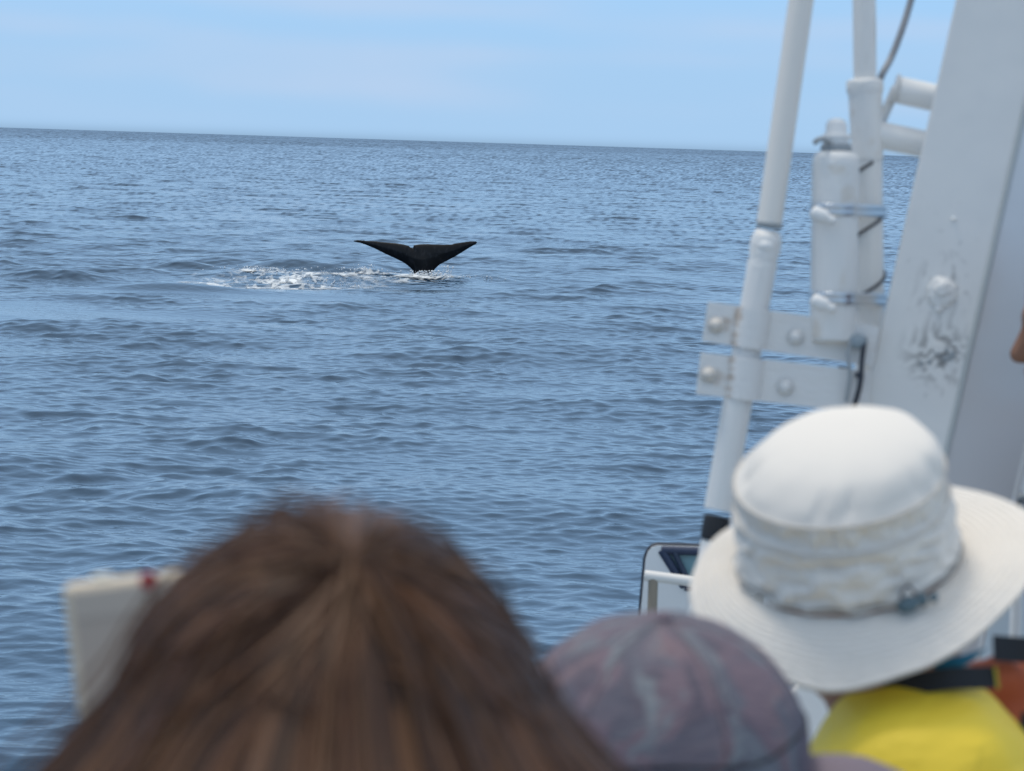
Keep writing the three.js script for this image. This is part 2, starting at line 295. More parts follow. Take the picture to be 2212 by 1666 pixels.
// the big raked post of the mast and the bright metal panel that closes its side
{
  const top = S(2192, -120, -.03), low = S(1963, 880), up = top.clone().sub(low).normalize(), foot = onDeck(top, low);
  const right = V(1, 0, .22).addScaledVector(up, -V(1, 0, .22).dot(up)).normalize(), out = right.clone().cross(up);
  const mid = top.clone().add(foot).multiplyScalar(.5), L = top.distanceTo(foot), W = mm(190) * 1.02;
  const t = thing('mast_post', 'wide raked white post with lumpy painted bolts on its flat face', 'post', foot);
  // grubby chipped patches round the bolts, where the photograph shows them
  const spot = (x, y) => { const v = S(x, y).sub(mid); return [v.dot(right), v.dot(up)]; }, [b1, b2] = [spot(2035, 632), spot(2025, 765)], TW = .4, ox = b1[0] - TW / 2, oy = (b1[1] + b2[1]) / 2 - TW / 2;
  const grime = texture(640, 640, (u, v) => {
    const x = ox + u * TW, y = oy + v * TW, a = fbm(x * 9, y * 9, 1, 4), n = fbm(x * 75, y * 55 + 6 * a, 3, 5), r1 = Math.hypot(x - b1[0], (y - b1[1]) * .8), r2 = Math.hypot(x - b2[0], (y - b2[1]) * 1.1);
    const d = clamp(smooth(.06, .02, r1) * smooth(.0, .3, n) * .55 + smooth(.07, .012, r2) * smooth(-.1, .12, n) * 1.0 + smooth(.3, .42, n) * .3 * smooth(.14, .08, Math.min(r1, r2)));
    return [lerp(.81, .3, d) + a * .06, lerp(.80, .29, d) + a * .06, lerp(.78, .28, d) + a * .05];
  });
  grime.wrapS = grime.wrapT = THREE.ClampToEdgeWrapping; grime.repeat.set(1 / TW, 1 / TW); grime.offset.set(-ox / TW, -oy / TW); paintBeam.map = grime;
  const face = boxIn(W, L, .05, mid.clone().addScaledVector(out, -.025), [right, up, out], .004);
  part('face_plate', face, paintBeam, t);
  // bolts buried in paint and sealant
  const lump = (x, y, r, flat, seed, mat, name) => {
    const c = S(x, y); const d = c.clone().sub(low).dot(out); c.addScaledVector(out, -d + .002);
    const g = new THREE.IcosahedronGeometry(1, 5); const q = g.attributes.position;
    for (let i = 0; i < q.count; i++) { const v = V(q.getX(i), q.getY(i), q.getZ(i)), s = 1 + .3 * fbm(v.x * 1.6 + seed, v.y * 1.6, v.z * 1.6, 4); q.setXYZ(i, v.x * s * r, v.y * s * r, v.z * s * r * flat); }
    g.computeVertexNormals(); const m = new THREE.Matrix4().makeBasis(right, up, out).setPosition(c); g.applyMatrix4(m);
    return part(name, g, mat, t);
  };
  lump(2035, 632, mm(33), .3, 1, paint, 'sealant'); lump(2038, 625, mm(22), .8, 7, paint, 'bolt'); lump(2030, 668, mm(9), 1, 3, white, 'paint_drip');
  lump(2030, 750, mm(15), .14, 5, paint, 'sealant');
  lump(2062, 475, mm(5), .8, 4, white, 'paint_drip');
  const rnd = seeded(3);
  for (let i = 0; i < 9; i++) lump(1985 + rnd() * 85, 755 + rnd() * 40, mm(3 + 5 * rnd()), .25, i, dull, 'scuff');
  const panel = thing('side_panel', 'glossy metal panel closing the side of the raked mast post', 'panel', foot.clone().addScaledVector(right, W));
  const pr = V(.9, 0, -.42).addScaledVector(up, -V(.9, 0, -.42).dot(up)).normalize(), po = pr.clone().cross(up), PW = .135;
  const pm = mid.clone().addScaledVector(right, W / 2 + .006).addScaledVector(pr, PW / 2).addScaledVector(po, -.004);
  part('metal_sheet', boxIn(PW, L * .98, .006, pm, [pr, up, po], .002), std([.84, .85, .86], .22, { metalness: .12, bumpMap: paintBump, bumpScale: .0008 }), panel);
  part('seam', bar(mid.clone().addScaledVector(right, W / 2 + .003).addScaledVector(up, -L / 2 + .05).addScaledVector(out, .001), mid.clone().addScaledVector(right, W / 2 + .003).addScaledVector(up, L / 2 - .02).addScaledVector(out, .001), .0045), std([.5, .53, .53], .5), panel);
  part('edge_strip', bar(pm.clone().addScaledVector(pr, PW / 2).addScaledVector(up, -L * .45), pm.clone().addScaledVector(pr, PW / 2).addScaledVector(up, L * .45), .006), white, panel);
}
// the slim pole in the clamps
{
  const a = S(1748, -120), j = S(1661, 490), c = S(1640, 600), e = S(1551, 1108), f = onDeck(j, e);
  const t = thing('antenna_pole', 'slim cream antenna pole leaning through two clamp brackets', 'pole', f);
  part('upper_tube', bar(a, j, mm(27.5)), cream, t);
  part('ferrule', bar(j.clone().lerp(a, -.004), j.clone().lerp(a, .018), mm(28.8)), dull, t);
  const ax = e.clone().sub(j).normalize(), k = j.clone().addScaledVector(ax, mm(9));
  part('sleeve', turned(k, ax, [[0, 0], [mm(26), 0], [mm(33), mm(18)], [mm(34), mm(40)], [mm(30), mm(62)], [mm(33), mm(74)], [mm(31.5), mm(90)], [mm(31.5), mm(612)], [0, mm(612)]]), paint, t);
  const blob = new THREE.IcosahedronGeometry(mm(15), 3); blob.scale(1.2, .9, .8); const bc = S(1655, 532, -.018); blob.translate(bc.x, bc.y, bc.z); part('tape_lump', blob, white, t);
  part('rubber_foot', bar(e.clone().addScaledVector(ax, mm(7)), e.clone().addScaledVector(ax, mm(60)), mm(29)), black, t);
  part('foot_tube', bar(e.clone().addScaledVector(ax, mm(61)), f.clone().addScaledVector(ax, -.002), mm(26)), paint, t);
}
// clamp brackets: bent steel straps round the pole, bolted
{
  const rustMap = (seed) => texture(256, 128, (u, v) => {
    const n = fbm(u * 9 + seed, v * 6, seed, 4), r = clamp(smooth(.20, .02, Math.hypot((u - .09) * 2.2, (v - .5) * .7) - n * .16) * .75 + smooth(.03, .0, Math.abs(u - .18) - n * .04) * smooth(-.1, .25, n + .12) * .55 + smooth(.3, .5, n) * .15);
    return [lerp(.80, .42, r), lerp(.79, .29, r), lerp(.775, .19, r)];
  });
  const bracket = (tl, tr, h, seed, boltPx, label) => {
    const a = S(...tl, -.012), b = S(...tr, -.012), right = b.clone().sub(a).normalize(), L = a.distanceTo(b), out = V(0, 0, 1).addScaledVector(right, -right.z).normalize(), up = out.clone().cross(right);
    const t = thing('clamp_bracket', label, 'bracket', a, 'clamp brackets on the mast');
    const R = mm(36), cx = mm(102), th = .005, prof = [];
    const path = [[0, 0], [cx - R * 1.15, 0]]; for (let i = 0; i <= 14; i++) { const an = Math.PI - i / 14 * Math.PI; path.push([cx + Math.cos(an) * R, Math.sin(an) * R * .85]); } path.push([cx + R * 1.15, 0], [L, 0]);
    for (const [x, z] of path) prof.push(new THREE.Vector2(x, z)); for (const [x, z] of [...path].reverse()) prof.push(new THREE.Vector2(x, z - th));
    const g = new THREE.ExtrudeGeometry(new THREE.Shape(prof), { depth: h, bevelEnabled: false }); // x along, y out, z up-extrude
    const uv = g.attributes.uv, p = g.attributes.position; for (let i = 0; i < p.count; i++) uv.setXY(i, p.getX(i) / L, p.getZ(i) / h);
    const gi = g; gi.applyMatrix4(new THREE.Matrix4().makeBasis(right, out, up.clone().negate()).setPosition(a)); gi.computeVertexNormals();
    const m = std([1, 1, 1], .45, { map: rustMap(seed), bumpMap: paintBump, bumpScale: .0008 });
    part('strap', gi, m, t);
    for (const [i, [bx, by]] of boltPx.entries()) {
      const c = a.clone().addScaledVector(right, bx * L).addScaledVector(up, -by * h);
      const bolt = part('bolt', turned(c, out, [[0, 0], [mm(17), 0], [mm(17), .002], [mm(13), .004], [mm(13), .008], [mm(9), .011], [mm(5), .0135], [0, .014]], 6 + 18), i ? boltPaint : std([.66, .62, .57], .6), t);
      part('washer', turned(c.clone().addScaledVector(out, .0003), out, [[mm(15), 0], [mm(20), 0], [mm(20), .0018], [mm(15), .0018]], 24), paint, bolt);
    }
    part('clamp_screw', bar(a.clone().addScaledVector(right, cx).addScaledVector(up, -h * .5).addScaledVector(out, -R * .9), a.clone().addScaledVector(right, cx + .07).addScaledVector(up, -h * .5).addScaledVector(out, -R * .9), .006), rusty, t);
  };
  bracket([1530, 652], [1900, 706], mm(86), 1.2, [[.065, .55], [.53, .56]], 'upper bent steel clamp bracket bolted round the slim pole');
  bracket([1514, 762], [1884, 803], mm(90), 4.7, [[.06, .5], [.51, .6]], 'lower bent steel clamp bracket with the rustier bolts round the slim pole');
}
// the straight pole in its socket, with the dark cord wound round it
{
  const a = S(1866, -120, .08), b = S(1869, 186, .08), c = S(1868, 172, .08), d = S(1874, 345, .08), e = S(1880, 770, .08), f = onDeck(d, e);
  const t = thing('socket_pole', 'grey white pole standing in a wider socket tube beside the canister', 'pole', f);
  part('pole_tube', bar(a, b, mm(25.5)), paint, t);
  const dn = d.clone().sub(c).normalize(), LS = c.distanceTo(d);
  part('socket', turned(c, dn, [[mm(26), mm(14)], [mm(31), mm(4)], [mm(36), 0], [mm(41), mm(5)], [mm(40.5), mm(26)], [mm(37), mm(34)], [mm(35), LS]]), paint, t);
  part('lower_tube', bar(d.clone().addScaledVector(dn, -mm(6)), f, mm(33), mm(30)), paint, t);
  const ax = e.clone().sub(d).normalize(), side = V(1, 0, 0), pts = [];
  for (let i = 0; i <= 70; i++) { const s = i / 70, an = s * Math.PI * 6.2 + 1.3, q = d.clone().lerp(e, s * .98 + .01); pts.push(q.add(V(Math.cos(an) * mm(34.5), 0, Math.sin(an) * mm(34.5)))); }
  part('cord', tube(pts, .0026, 200, 8), std([.09, .09, .1], .8), t, 'dark cord wound round the lower pole');
  // arms that hold the socket off the post
  const arm = (x0, y0, x1, y1) => { const g = bar(S(x0, y0, .085), S(x1, y1, .085), mm(30)); const ar = part('arm', g, white, t); const ax2 = S(x1, y1, .085).sub(S(x0, y0, .085)).normalize(); part('flange', bar(S(x0, y0, .085).addScaledVector(ax2, -.006), S(x0, y0, .085), mm(35)), paint, ar); };
  arm(1940, 194, 2040, 216); arm(1893, 290, 2010, 314);
  const p0 = S(1936, 190, .1), p1 = S(1884, 310, .1), pv = p1.clone().sub(p0).normalize(), pr = V(1, 0, .3).addScaledVector(pv, -V(1, 0, .3).dot(pv)).normalize();
  part('gusset_plate', boxIn(mm(14), p0.distanceTo(p1) * 1.02, .03, p0.clone().lerp(p1, .5), [pr, pv.clone().negate(), pr.clone().cross(pv.clone().negate())], .004), paint, t);
}
// the fat canister strapped to it
{
  const top = S(1806, 326, 0), low = S(1799, 742, 0), ax = low.clone().sub(top).normalize(), L = top.distanceTo(low);
  const t = thing('canister', 'fat white canister with a knobbed cap strapped to the socket pole', 'canister', low);
  part('canister_body', turned(top, ax, [[0, 0], [mm(30), mm(1)], [mm(44), mm(6)], [mm(50), mm(18)], [mm(51), mm(34)], [mm(51), mm(120)], [mm(50), mm(126)], [mm(50), L - .008], [mm(46), L], [0, L]], 40), paint, t);
  const cap = part('cap', turned(S(1806, 328, 0), ax.clone().negate(), [[mm(27), 0], [mm(30), mm(6)], [mm(28), mm(26)], [mm(32), mm(30)], [mm(30), mm(37)], [mm(24), mm(40)], [mm(23), mm(58)], [mm(18), mm(68)], [mm(9), mm(72)], [0, mm(73)]], 32), white, t);
  part('cap_gasket', turned(S(1806, 329, 0), ax.clone().negate(), [[mm(28), 0], [mm(34), mm(4)], [mm(33), mm(16)], [mm(29), mm(18)]], 32), dull, cap);
  part('latch', tube([S(1790, 306, -.02), S(1775, 300, -.03), S(1766, 303, -.03), S(1760, 309, -.025)], .0042, 16, 8), dull, cap);
  for (const y of [452, 642]) { // hose clamps round the canister and the pole behind it
    const c0 = S(1803, y, 0), c1 = S(1878, y + 4, .08), dir = c1.clone().sub(c0).setY(0).normalize(), sd = V(-dir.z, 0, dir.x), R0 = mm(53), R1 = mm(37), ring = [];
    for (let i = 0; i <= 20; i++) { const an = Math.PI / 2 + i / 20 * Math.PI; ring.push(c0.clone().addScaledVector(dir, Math.cos(an) * R0).addScaledVector(sd, Math.sin(an) * R0)); }
    for (let i = 0; i <= 14; i++) { const an = -Math.PI / 2 + i / 14 * Math.PI; ring.push(c1.clone().addScaledVector(dir, Math.cos(an) * R1).addScaledVector(sd, Math.sin(an) * R1)); }
    const nb = ring.length, hh = mm(13);
    const prof = [[0, hh], [.0022, hh * .9], [.0022, hh * .25], [.0008, hh * .2], [.0008, -hh * .2], [.0022, -hh * .25], [.0022, -hh * .9], [0, -hh]];
    const mid = c0.clone().lerp(c1, .5);
    const g = sheet(nb, prof.length - 1, (u, v) => { const q = ring[Math.round(u * nb) % nb], [o, h] = prof[Math.round(v * (prof.length - 1))], away = q.clone().sub(mid).setY(0).normalize(); return q.clone().addScaledVector(away, o).add(V(0, h, 0)); });
    const clamp_ = part('hose_clamp', g, steel, t);
    const s0 = S(1752, y + 4, -.055), s1 = S(1792, y + 22, -.06), sa = s1.clone().sub(s0).normalize();
    part('screw_housing', turned(s0, sa, [[0, 0], [mm(12), mm(2)], [mm(16), mm(9)], [mm(16), mm(30)], [mm(11), mm(37)], [mm(9), mm(46)], [mm(10), mm(49)], [mm(10), mm(57)], [0, mm(58)]], 20), white, clamp_);
  }
}
// loose wires
{
  const w1 = thing('loose_cable', 'thin grey cable hanging down beside the straight pole', 'cable', S(1905, 170, .1));
  part('wire', tube([S(1990, -90, .14), S(1968, 0, .14), S(1950, 60, .13), S(1925, 125, .12), S(1904, 165, .1), S(1893, 200, .12)], .0055, 60, 10), std([.28, .29, .31], .5), w1);
  const w2 = thing('loose_cable', 'short dark wires dangling between the clamp brackets and the post', 'cable', S(1850, 800, 0));
  part('wire', tube([S(1843, 725, -.02), S(1832, 760, -.03), S(1836, 810, -.03), S(1828, 868, -.02)], .003, 40, 8), dull, w2);
  part('wire', tube([S(1868, 730, -.02), S(1862, 780, -.03), S(1858, 830, -.03), S(1845, 880, -.02)], .004, 40, 8), dark, w2);
  part('wire', tube([S(1815, 795, .03), S(1840, 803, .0), S(1862, 816, -.02)], .004, 24, 8), dark, w2);
  const k = new THREE.IcosahedronGeometry(mm(17), 3); k.scale(1.3, 1, .8); const kc = S(1852, 738, -.02); k.translate(kc.x, kc.y, kc.z); part('connector', k, std([.3, .36, .4], .5), w2);
}
// the white screen with its window and the rail in front, on the foredeck
{
  const D = 10, q = (x, y, dz = 0) => P(x, y, D + dz), s = D / FOCAL, base = q(1600, 1830); base.y = 1.562;
  const right = V(1, 0, 0), up = V(0, 1, 0), o = q(1385, 1330);
  const toXY = (x, y) => { const v = q(x, y).sub(o); return [v.x, v.y]; };
  const outline = [[1330, 1830], [1383, 1330], [1394, 1205], [1399, 1190], [1407, 1180], [1420, 1176], [2150, 1200], [2150, 1830]].map(([x, y]) => toXY(x, y));
  const t = thing('wind_screen', 'white rounded wind screen with dark rim and slanted teal window', 'screen', base);
  const low = base.y - o.y, shp = (pts) => new THREE.Shape(pts.map(([x, y]) => new THREE.Vector2(x, Math.max(y, low))));
  const main = shp(outline), win = [[1428, 1186], [1478, 1266], [1800, 1290], [1800, 1200]].map(([x, y]) => toXY(x, y));
  main.holes.push(new THREE.Path(win.map(([x, y]) => new THREE.Vector2(x, y))));
  const ex = (sh, d, z) => { const g = new THREE.ExtrudeGeometry(sh, { depth: d, bevelEnabled: false }); g.translate(o.x, o.y, o.z + z); return g; };
  part('screen_board', ex(main, .03, -.015), white, t);
  const edge = new THREE.CurvePath(), ep = outline.slice(0, -1).map(([x, y]) => V(o.x + x, o.y + Math.max(y, low), o.z)); for (let i = 1; i < ep.length; i++) edge.add(new THREE.LineCurve3(ep[i - 1], ep[i]));
  part('rim', new THREE.TubeGeometry(edge, 300, .0075, 8), dark, t);
  const wp = win.map(([x, y]) => V(o.x + x, o.y + y, o.z + .012)), window_ = part('window_frame', wp.map((p, i) => bar(p, wp[(i + 1) % 4], .013)), std([.03, .045, .09], .5), t);
  const glass = ex(shp(win), .005, -.004); part('pane', glass, new THREE.MeshPhysicalMaterial({ color: rgb(.2, .36, .40), roughness: .25 }), window_);
  part('glazing_bar', bar(q(1452, 1184, -.03), q(1490, 1262, -.03), .009), std([.03, .045, .08], .5), window_);
  const r = thing('hand_rail', 'rusty white hand rail of round pipe in front of the screen', 'rail', q(1408, 1600, -.22).setY(1.562));
  const a = q(1392, 1243, -.25), b = q(1700, 1283, -.25), c = q(1411, 1250, -.25), d = q(1401, 1600, -.25), f = onDeckAt(c, d, 1.562);
  part('top_pipe', bar(a, b, .0155), cream, r); part('post_pipe', bar(c, f, .0145), railRust, r); part('post_pipe', bar(q(1640, 1280, -.25), q(1640, 1280, -.25).setY(1.562), .0145), railRust, r);
}
function onDeckAt(a, b, y) { const t = (y - a.y) / (b.y - a.y); return a.clone().lerp(b, t); }
// lockers on the fore part
{
  const box = (x0, x1, y0, d, depth, label, name, y1) => {
    const a = P(x0, y0, d), b = P(x1, y0, d), w = b.x - a.x, h = a.y - y1, c = V((a.x + b.x) / 2, y1 + h / 2 + .002, a.z - depth / 2);
    const t = thing(name, label, 'locker', V(c.x, y1, c.z));
    part('locker_body', boxIn(w, h, depth, c, undefined, .025), std([.62, .68, .72], .35), t);
    part('lid', boxIn(w + .02, .03, depth + .02, V(c.x, y1 + h + .0175, c.z), undefined, .01), white, t);
  };
  box(1722, 1848, 1440, 8.6, .5, 'pale blue grey deck locker below the white sun hat', 'deck_locker', 1.562);
  box(2120, 2400, 1195, 5.45, .35, 'white deck locker behind the orange life vest', 'deck_locker', DECK);
  const t = thing('curved_pipe', 'short curved white pipe on the deck locker edge', 'pipe', P(1735, 1490, 8.3));
  part('pipe_bend', tube([P(1690, 1540, 8.3), P(1728, 1490, 8.3), P(1748, 1474, 8.3), P(1775, 1462, 8.3), P(1790, 1500, 8.3), P(1790, 2500, 8.3).setY(1.563)], .016, 60, 12), cream, t);
  const st = thing('stanchion', 'thin white stanchion with knotted rope at the boat edge', 'stanchion', P(2204, 2200, 5.3).setY(DECK));
  part('stanchion_tube', bar(P(2214, 840, 5.3), onDeckAt(P(2214, 840, 5.3), P(2196, 1300, 5.3), DECK + .002), .0095), white, st);
  for (const y of [945, 970, 1085]) { const k = new THREE.TorusKnotGeometry(.011, .0055, 60, 8, 2, 3), c = P(2208 - (y - 900) * .05, y, 5.27); k.translate(c.x, c.y, c.z); part('rope_knot', k, y < 960 ? std([.2, .24, .3], .9) : dull, st); }
}

// ---------------------------------------------------------------- people
const skinMat = (c) => new THREE.MeshPhysicalMaterial({ color: rgb(...c), roughness: .55 });
function headField(x, y, z) { // local: ears at the origin, face towards +z
  let d = ell(x, y, z, V(0, .035, -.008), V(.076, .088, .096));
  d = smin(d, ell(x, y, z, V(0, -.045, .028), V(.056, .062, .062)), .03);
  d = smin(d, bone(x, y, z, V(0, -.05, -.03), V(0, -.17, -.045), .055, .06), .03);
  d = smin(d, bone(x, y, z, V(0, .022, .084), V(0, -.022, .104), .008, .013), .016);
  d = smin(d, ell(x, y, z, V(0, .034, .076), V(.05, .012, .016)), .016);
  d = smin(d, ell(x, y, z, V(0, -.048, .088), V(.024, .008, .010)), .008);
  d = smin(d, ell(x, y, z, V(0, -.062, .086), V(.021, .008, .010)), .008);
  d = smin(d, ell(x, y, z, V(0, -.09, .076), V(.024, .018, .018)), .02);
  for (const s of [-1, 1]) { d = smin(d, ell(x, y, z, V(s * .078, 0, -.008), V(.009, .031, .018)), .01); d = Math.max(d, -ell(x, y, z, V(s * .034, .012, .094), V(.018, .011, .014))); d = smin(d, ell(x, y, z, V(s * .033, .01, .076), V(.014, .011, .012)), .004); }
  return d;
}
let headGeo, handGeo;
{
  headGeo = surface(headField, V(-.11, -.2, -.13), V(.11, .15, .14), .0045);
  const fingers = []; // palm towards +z, fingers towards +y, thumb on +x
  fingers.push([V(-.025, .02, 0), V(-.028, .08, .004), .014, .013], [V(0, .015, 0), V(0, .085, .004), .016, .014], [V(.024, .02, 0), V(.028, .082, .004), .015, .013], [V(0, -.03, 0), V(0, .03, 0), .025, .024]);
  [[-.031, .084, .052], [-.011, .09, .066], [.010, .091, .07], [.03, .086, .062]].forEach(([x, y, l], i) => { const a = V(x, y - .006, .003), b = a.clone().add(V(x * .06, l * .42, .014)), c = b.clone().add(V(0, l * .25, .02)), e = c.clone().add(V(0, l * .1, .018)), r = i ? .0088 : .0076; fingers.push([a, b, r, r], [b, c, r, r * .95], [c, e, r * .95, r * .85]); });
  fingers.push([V(.022, .02, .004), V(.045, .048, .014), .014, .011], [V(.045, .048, .014), V(.056, .075, .022), .0105, .0095], [V(.056, .075, .022), V(.055, .096, .032), .0095, .0085]);
  handGeo = bonesSurface(fingers, .0035, .007);
}
const placed = (g, at, right, up, mirror = false) => { const r = right.clone().normalize(), u = up.clone().addScaledVector(r, -up.dot(r)).normalize(), f = r.clone().cross(u), c = g.clone(); if (mirror) { c.scale(-1, 1, 1); const ix = c.index.array; for (let i = 0; i < ix.length; i += 3) { const q = ix[i]; ix[i] = ix[i + 1]; ix[i + 1] = q; } c.computeVertexNormals(); } c.applyMatrix4(new THREE.Matrix4().makeBasis(r, u, f).setPosition(at)); return c; };
// a figure: j holds the joints in world metres; face is the way the head looks
function figure(name, label, j, o) {
  const foot = V((j.footL.x + j.footR.x) / 2, DECK, (j.footL.z + j.footR.z) / 2);
  const t = thing(name, label, 'person', foot);
  const sk = [[j.neck, j.head, .055, .055], [j.neck, j.chest, .06, .11], [j.chest, j.pelvis, .115, .12], [j.shL, j.shR, .052, .052], [j.chest, j.shL, .08, .05], [j.chest, j.shR, .08, .05],
    [j.shL, j.elL, .046, .036], [j.elL, j.wrL, .036, .024], [j.shR, j.elR, .046, .036], [j.elR, j.wrR, .036, .024],
    [j.pelvis, j.knL, .088, .055], [j.knL, j.footL, .052, .034], [j.pelvis, j.knR, .088, .055], [j.knR, j.footR, .052, .034]];
  for (const f of ['footL', 'footR']) sk.push([j[f], j[f].clone().add(V(o.face.x, 0, o.face.z).normalize().multiplyScalar(.14)), .034, .028]);
  const fw = o.face.clone().normalize(), hr = (o.headUp || V(0, 1, 0)).clone().cross(fw).normalize(), hu = fw.clone().cross(hr);
  const head = placed(headGeo, j.head, hr, hu);
  const hands = ['L', 'R'].map((s) => { const dir = o['hand' + s] || j['wr' + s].clone().sub(j['el' + s]).normalize(); const inw = (o['palm' + s] || V(0, -1, 0)).clone().addScaledVector(dir, -(o['palm' + s] || V(0, -1, 0)).dot(dir)).normalize(); return placed(handGeo, j['wr' + s].clone().addScaledVector(dir, .03), dir.clone().cross(inw), dir, o['flip' + s]); });
  part('body', [bonesSurface(sk, .013, .03), head, ...hands], skinMat(o.skin), t);
  const g = .022;
  const jacket = [[j.neck.clone().lerp(j.chest, .3), j.chest, .07 + g, .115 + g], [j.chest, j.pelvis, .115 + g, .125 + g], [j.shL, j.shR, .056 + g, .056 + g], [j.chest, j.shL, .085 + g, .052 + g], [j.chest, j.shR, .085 + g, .052 + g], [j.shL, j.elL, .048 + g, .04 + g], [j.elL, j.wrL, .04 + g, .03 + g * .7], [j.shR, j.elR, .048 + g, .04 + g], [j.elR, j.wrR, .04 + g, .03 + g * .7], ...(o.jacketExtra || [])];
  const jg = bonesSurface(jacket, o.jacketCell || .012, .045, (d, x, y, z) => d + .006 * fbm(x * 9, y * 13, z * 9, 3) * 2);
  part('jacket', jg, o.jacket, t);
  part('trousers', bonesSurface([[j.pelvis, j.pelvis.clone().add(V(0, .05, 0)), .14, .14], [j.pelvis, j.knL, .1, .072], [j.knL, j.footL.clone().lerp(j.knL, .15), .07, .058], [j.pelvis, j.knR, .1, .072], [j.knR, j.footR.clone().lerp(j.knR, .15), .07, .058]], .014, .04), o.trousers, t);
  for (const f of ['footL', 'footR']) { const toe = j[f].clone().add(V(o.face.x, 0, o.face.z).normalize().multiplyScalar(.15)); part('shoe', bonesSurface([[j[f], toe, .044, .038]], .009, .02), std([.03, .03, .035], .7), t); }
  return t;
}
const cloth = (c, r = .8) => std(c, r, { bumpMap: clothBump, bumpScale: .004 });
const clothBump = texture(256, 256, (u, v) => .5 + .6 * fbm(u * 5, v * 8, 3, 4));
clothBump.repeat.set(3, 3);
const joints = (o) => o;

// the brown-haired person in front, holding up a phone
const A = { d: 1.42 };
{
  const topA = P(730, 1085, A.d), head = topA.clone().add(V(0, -.142, 0));
  const x = head.x, z = head.z, y = head.y;
  const ph = P(330, 1560, 1.78);
  const j = { head, neck: V(x, y - .15, z + .03), chest: V(x + .01, y - .34, z + .05), pelvis: V(x + .02, DECK + .76, z + .06), shL: V(x - .16, y - .23, z + .03), shR: V(x + .17, y - .23, z + .04), elL: V(x - .21, y - .44, z - .1), wrL: V(ph.x - .01, ph.y - .13, ph.z + .03), elR: V(x + .23, y - .46, z - .08), wrR: V(x + .12, y - .42, z - .33), knL: V(x - .09, DECK + .42, z + .04), knR: V(x + .11, DECK + .42, z + .04), footL: V(x - .1, DECK + .036, z + .08), footR: V(x + .12, DECK + .036, z + .08) };
  const t = figure('person', 'person with brown hair seen from behind holding up a pale phone', j, { face: V(-.08, -.06, -1), skin: [.45, .27, .19], jacket: cloth([.05, .06, .09]), trousers: cloth([.04, .045, .06]), handL: V(.25, .95, -.1), palmL: V(.9, -.1, .4), palmR: V(-.6, 0, -.6), flipL: true });
  // hair: locks that leave the whorl and fall over the head
  const rnd = seeded(21), c = head.clone().add(V(0, .012, .012)), ra = V(.090, .116, .106);
  const pole = V(.10, .86, .5).normalize(), e1 = V(1, 0, 0).addScaledVector(pole, -pole.x).normalize(), e2 = pole.clone().cross(e1);
  const geos = [], tones = [[.122, .052, .025], [.085, .037, .019], [.15, .07, .032], [.055, .025, .014], [.13, .06, .028], [.032, .016, .010]];
  const col = (g, tone) => { const n = g.attributes.position.count, a = new Float32Array(n * 3); for (let i = 0; i < n; i++) a.set(tone, i * 3); g.setAttribute('color', new THREE.BufferAttribute(a, 3)); return g; };
  const lockTube = (pts, r0, r1, seg, rad = 5) => { const ctr = new THREE.CatmullRomCurve3(pts); ctr.arcLengthDivisions = 24; const g = new THREE.TubeGeometry(ctr, seg, 1, rad, false), q = g.attributes.position; for (let i = 0; i <= seg; i++) { const s = i / seg, m = ctr.getPointAt(s), rr = r0 * Math.sin(Math.PI * clamp(s * .92 + .08)) ** .5 + r1; for (let k = 0; k <= rad; k++) { const w = i * (rad + 1) + k; q.setXYZ(w, m.x + (q.getX(w) - m.x) * rr, m.y + (q.getY(w) - m.y) * rr, m.z + (q.getZ(w) - m.z) * rr); } } g.computeVertexNormals(); return g; };
  const scalp = new THREE.SphereGeometry(1, 48, 32, 0, Math.PI * 2, 0, Math.PI * .62); scalp.scale(ra.x * .985, ra.y * .985, ra.z * .985); scalp.translate(c.x, c.y, c.z); geos.push(col(scalp, [.04, .022, .015]));
  const path = (phi, thick, curl, len) => {
    const pts = []; let last = null, vel = null;
    for (let i = 0; i < 9; i++) {
      const al = .012 + i * .2, a = phi + curl * al; const u = pole.clone().multiplyScalar(Math.cos(al)).addScaledVector(e1, Math.sin(al) * Math.cos(a)).addScaledVector(e2, Math.sin(al) * Math.sin(a));
      if (u.y < .30 && i > 3) break;
      const l = 1 + thick + .012 * Math.sin(al * 7 + phi * 5); const p = V(c.x + u.x * ra.x * l, c.y + u.y * ra.y * l, c.z + u.z * ra.z * l); if (last) vel = p.clone().sub(last); last = p; pts.push(p);
    }
    const rad = V(last.x - c.x, 0, last.z - c.z).normalize(); let dir = vel.normalize();
    for (let k = 0; k < 6; k++) { const want = V(0, -1, 0).addScaledVector(rad, k < 2 ? .78 + thick * 2 : k < 4 ? .3 : 0).normalize(); dir = dir.lerp(want, .62).normalize(); last = last.clone().addScaledVector(dir, len / 6); pts.push(last); }
    return pts;
  };
  for (let i = 0; i < 2100; i++) {
    const phi = rnd() * 6.2832, tone = tones[Math.floor((noise(Math.cos(phi) * 5.5, Math.sin(phi) * 5.5, 5) * 1.7 + .45 + (rnd() - .5) * .8) * 6) % 6] || tones[Math.floor(rnd() * 6)];
    geos.push(col(lockTube(path(phi, .01 + .07 * rnd() + .04 * Math.max(0, noise(Math.cos(phi) * 4, Math.sin(phi) * 4, 1)), (rnd() - .5) * .5, .18 + .08 * rnd()), .0019 + .0017 * rnd(), .0005, 22), tone));
  }
  for (let i = 0; i < 110; i++) geos.push(col(lockTube(path(rnd() * 6.2832, .10 + .12 * rnd() * rnd(), (rnd() - .5) * 1.6, .14 + .1 * rnd()), .0006, .0003, 18, 3), tones[i % 3]));
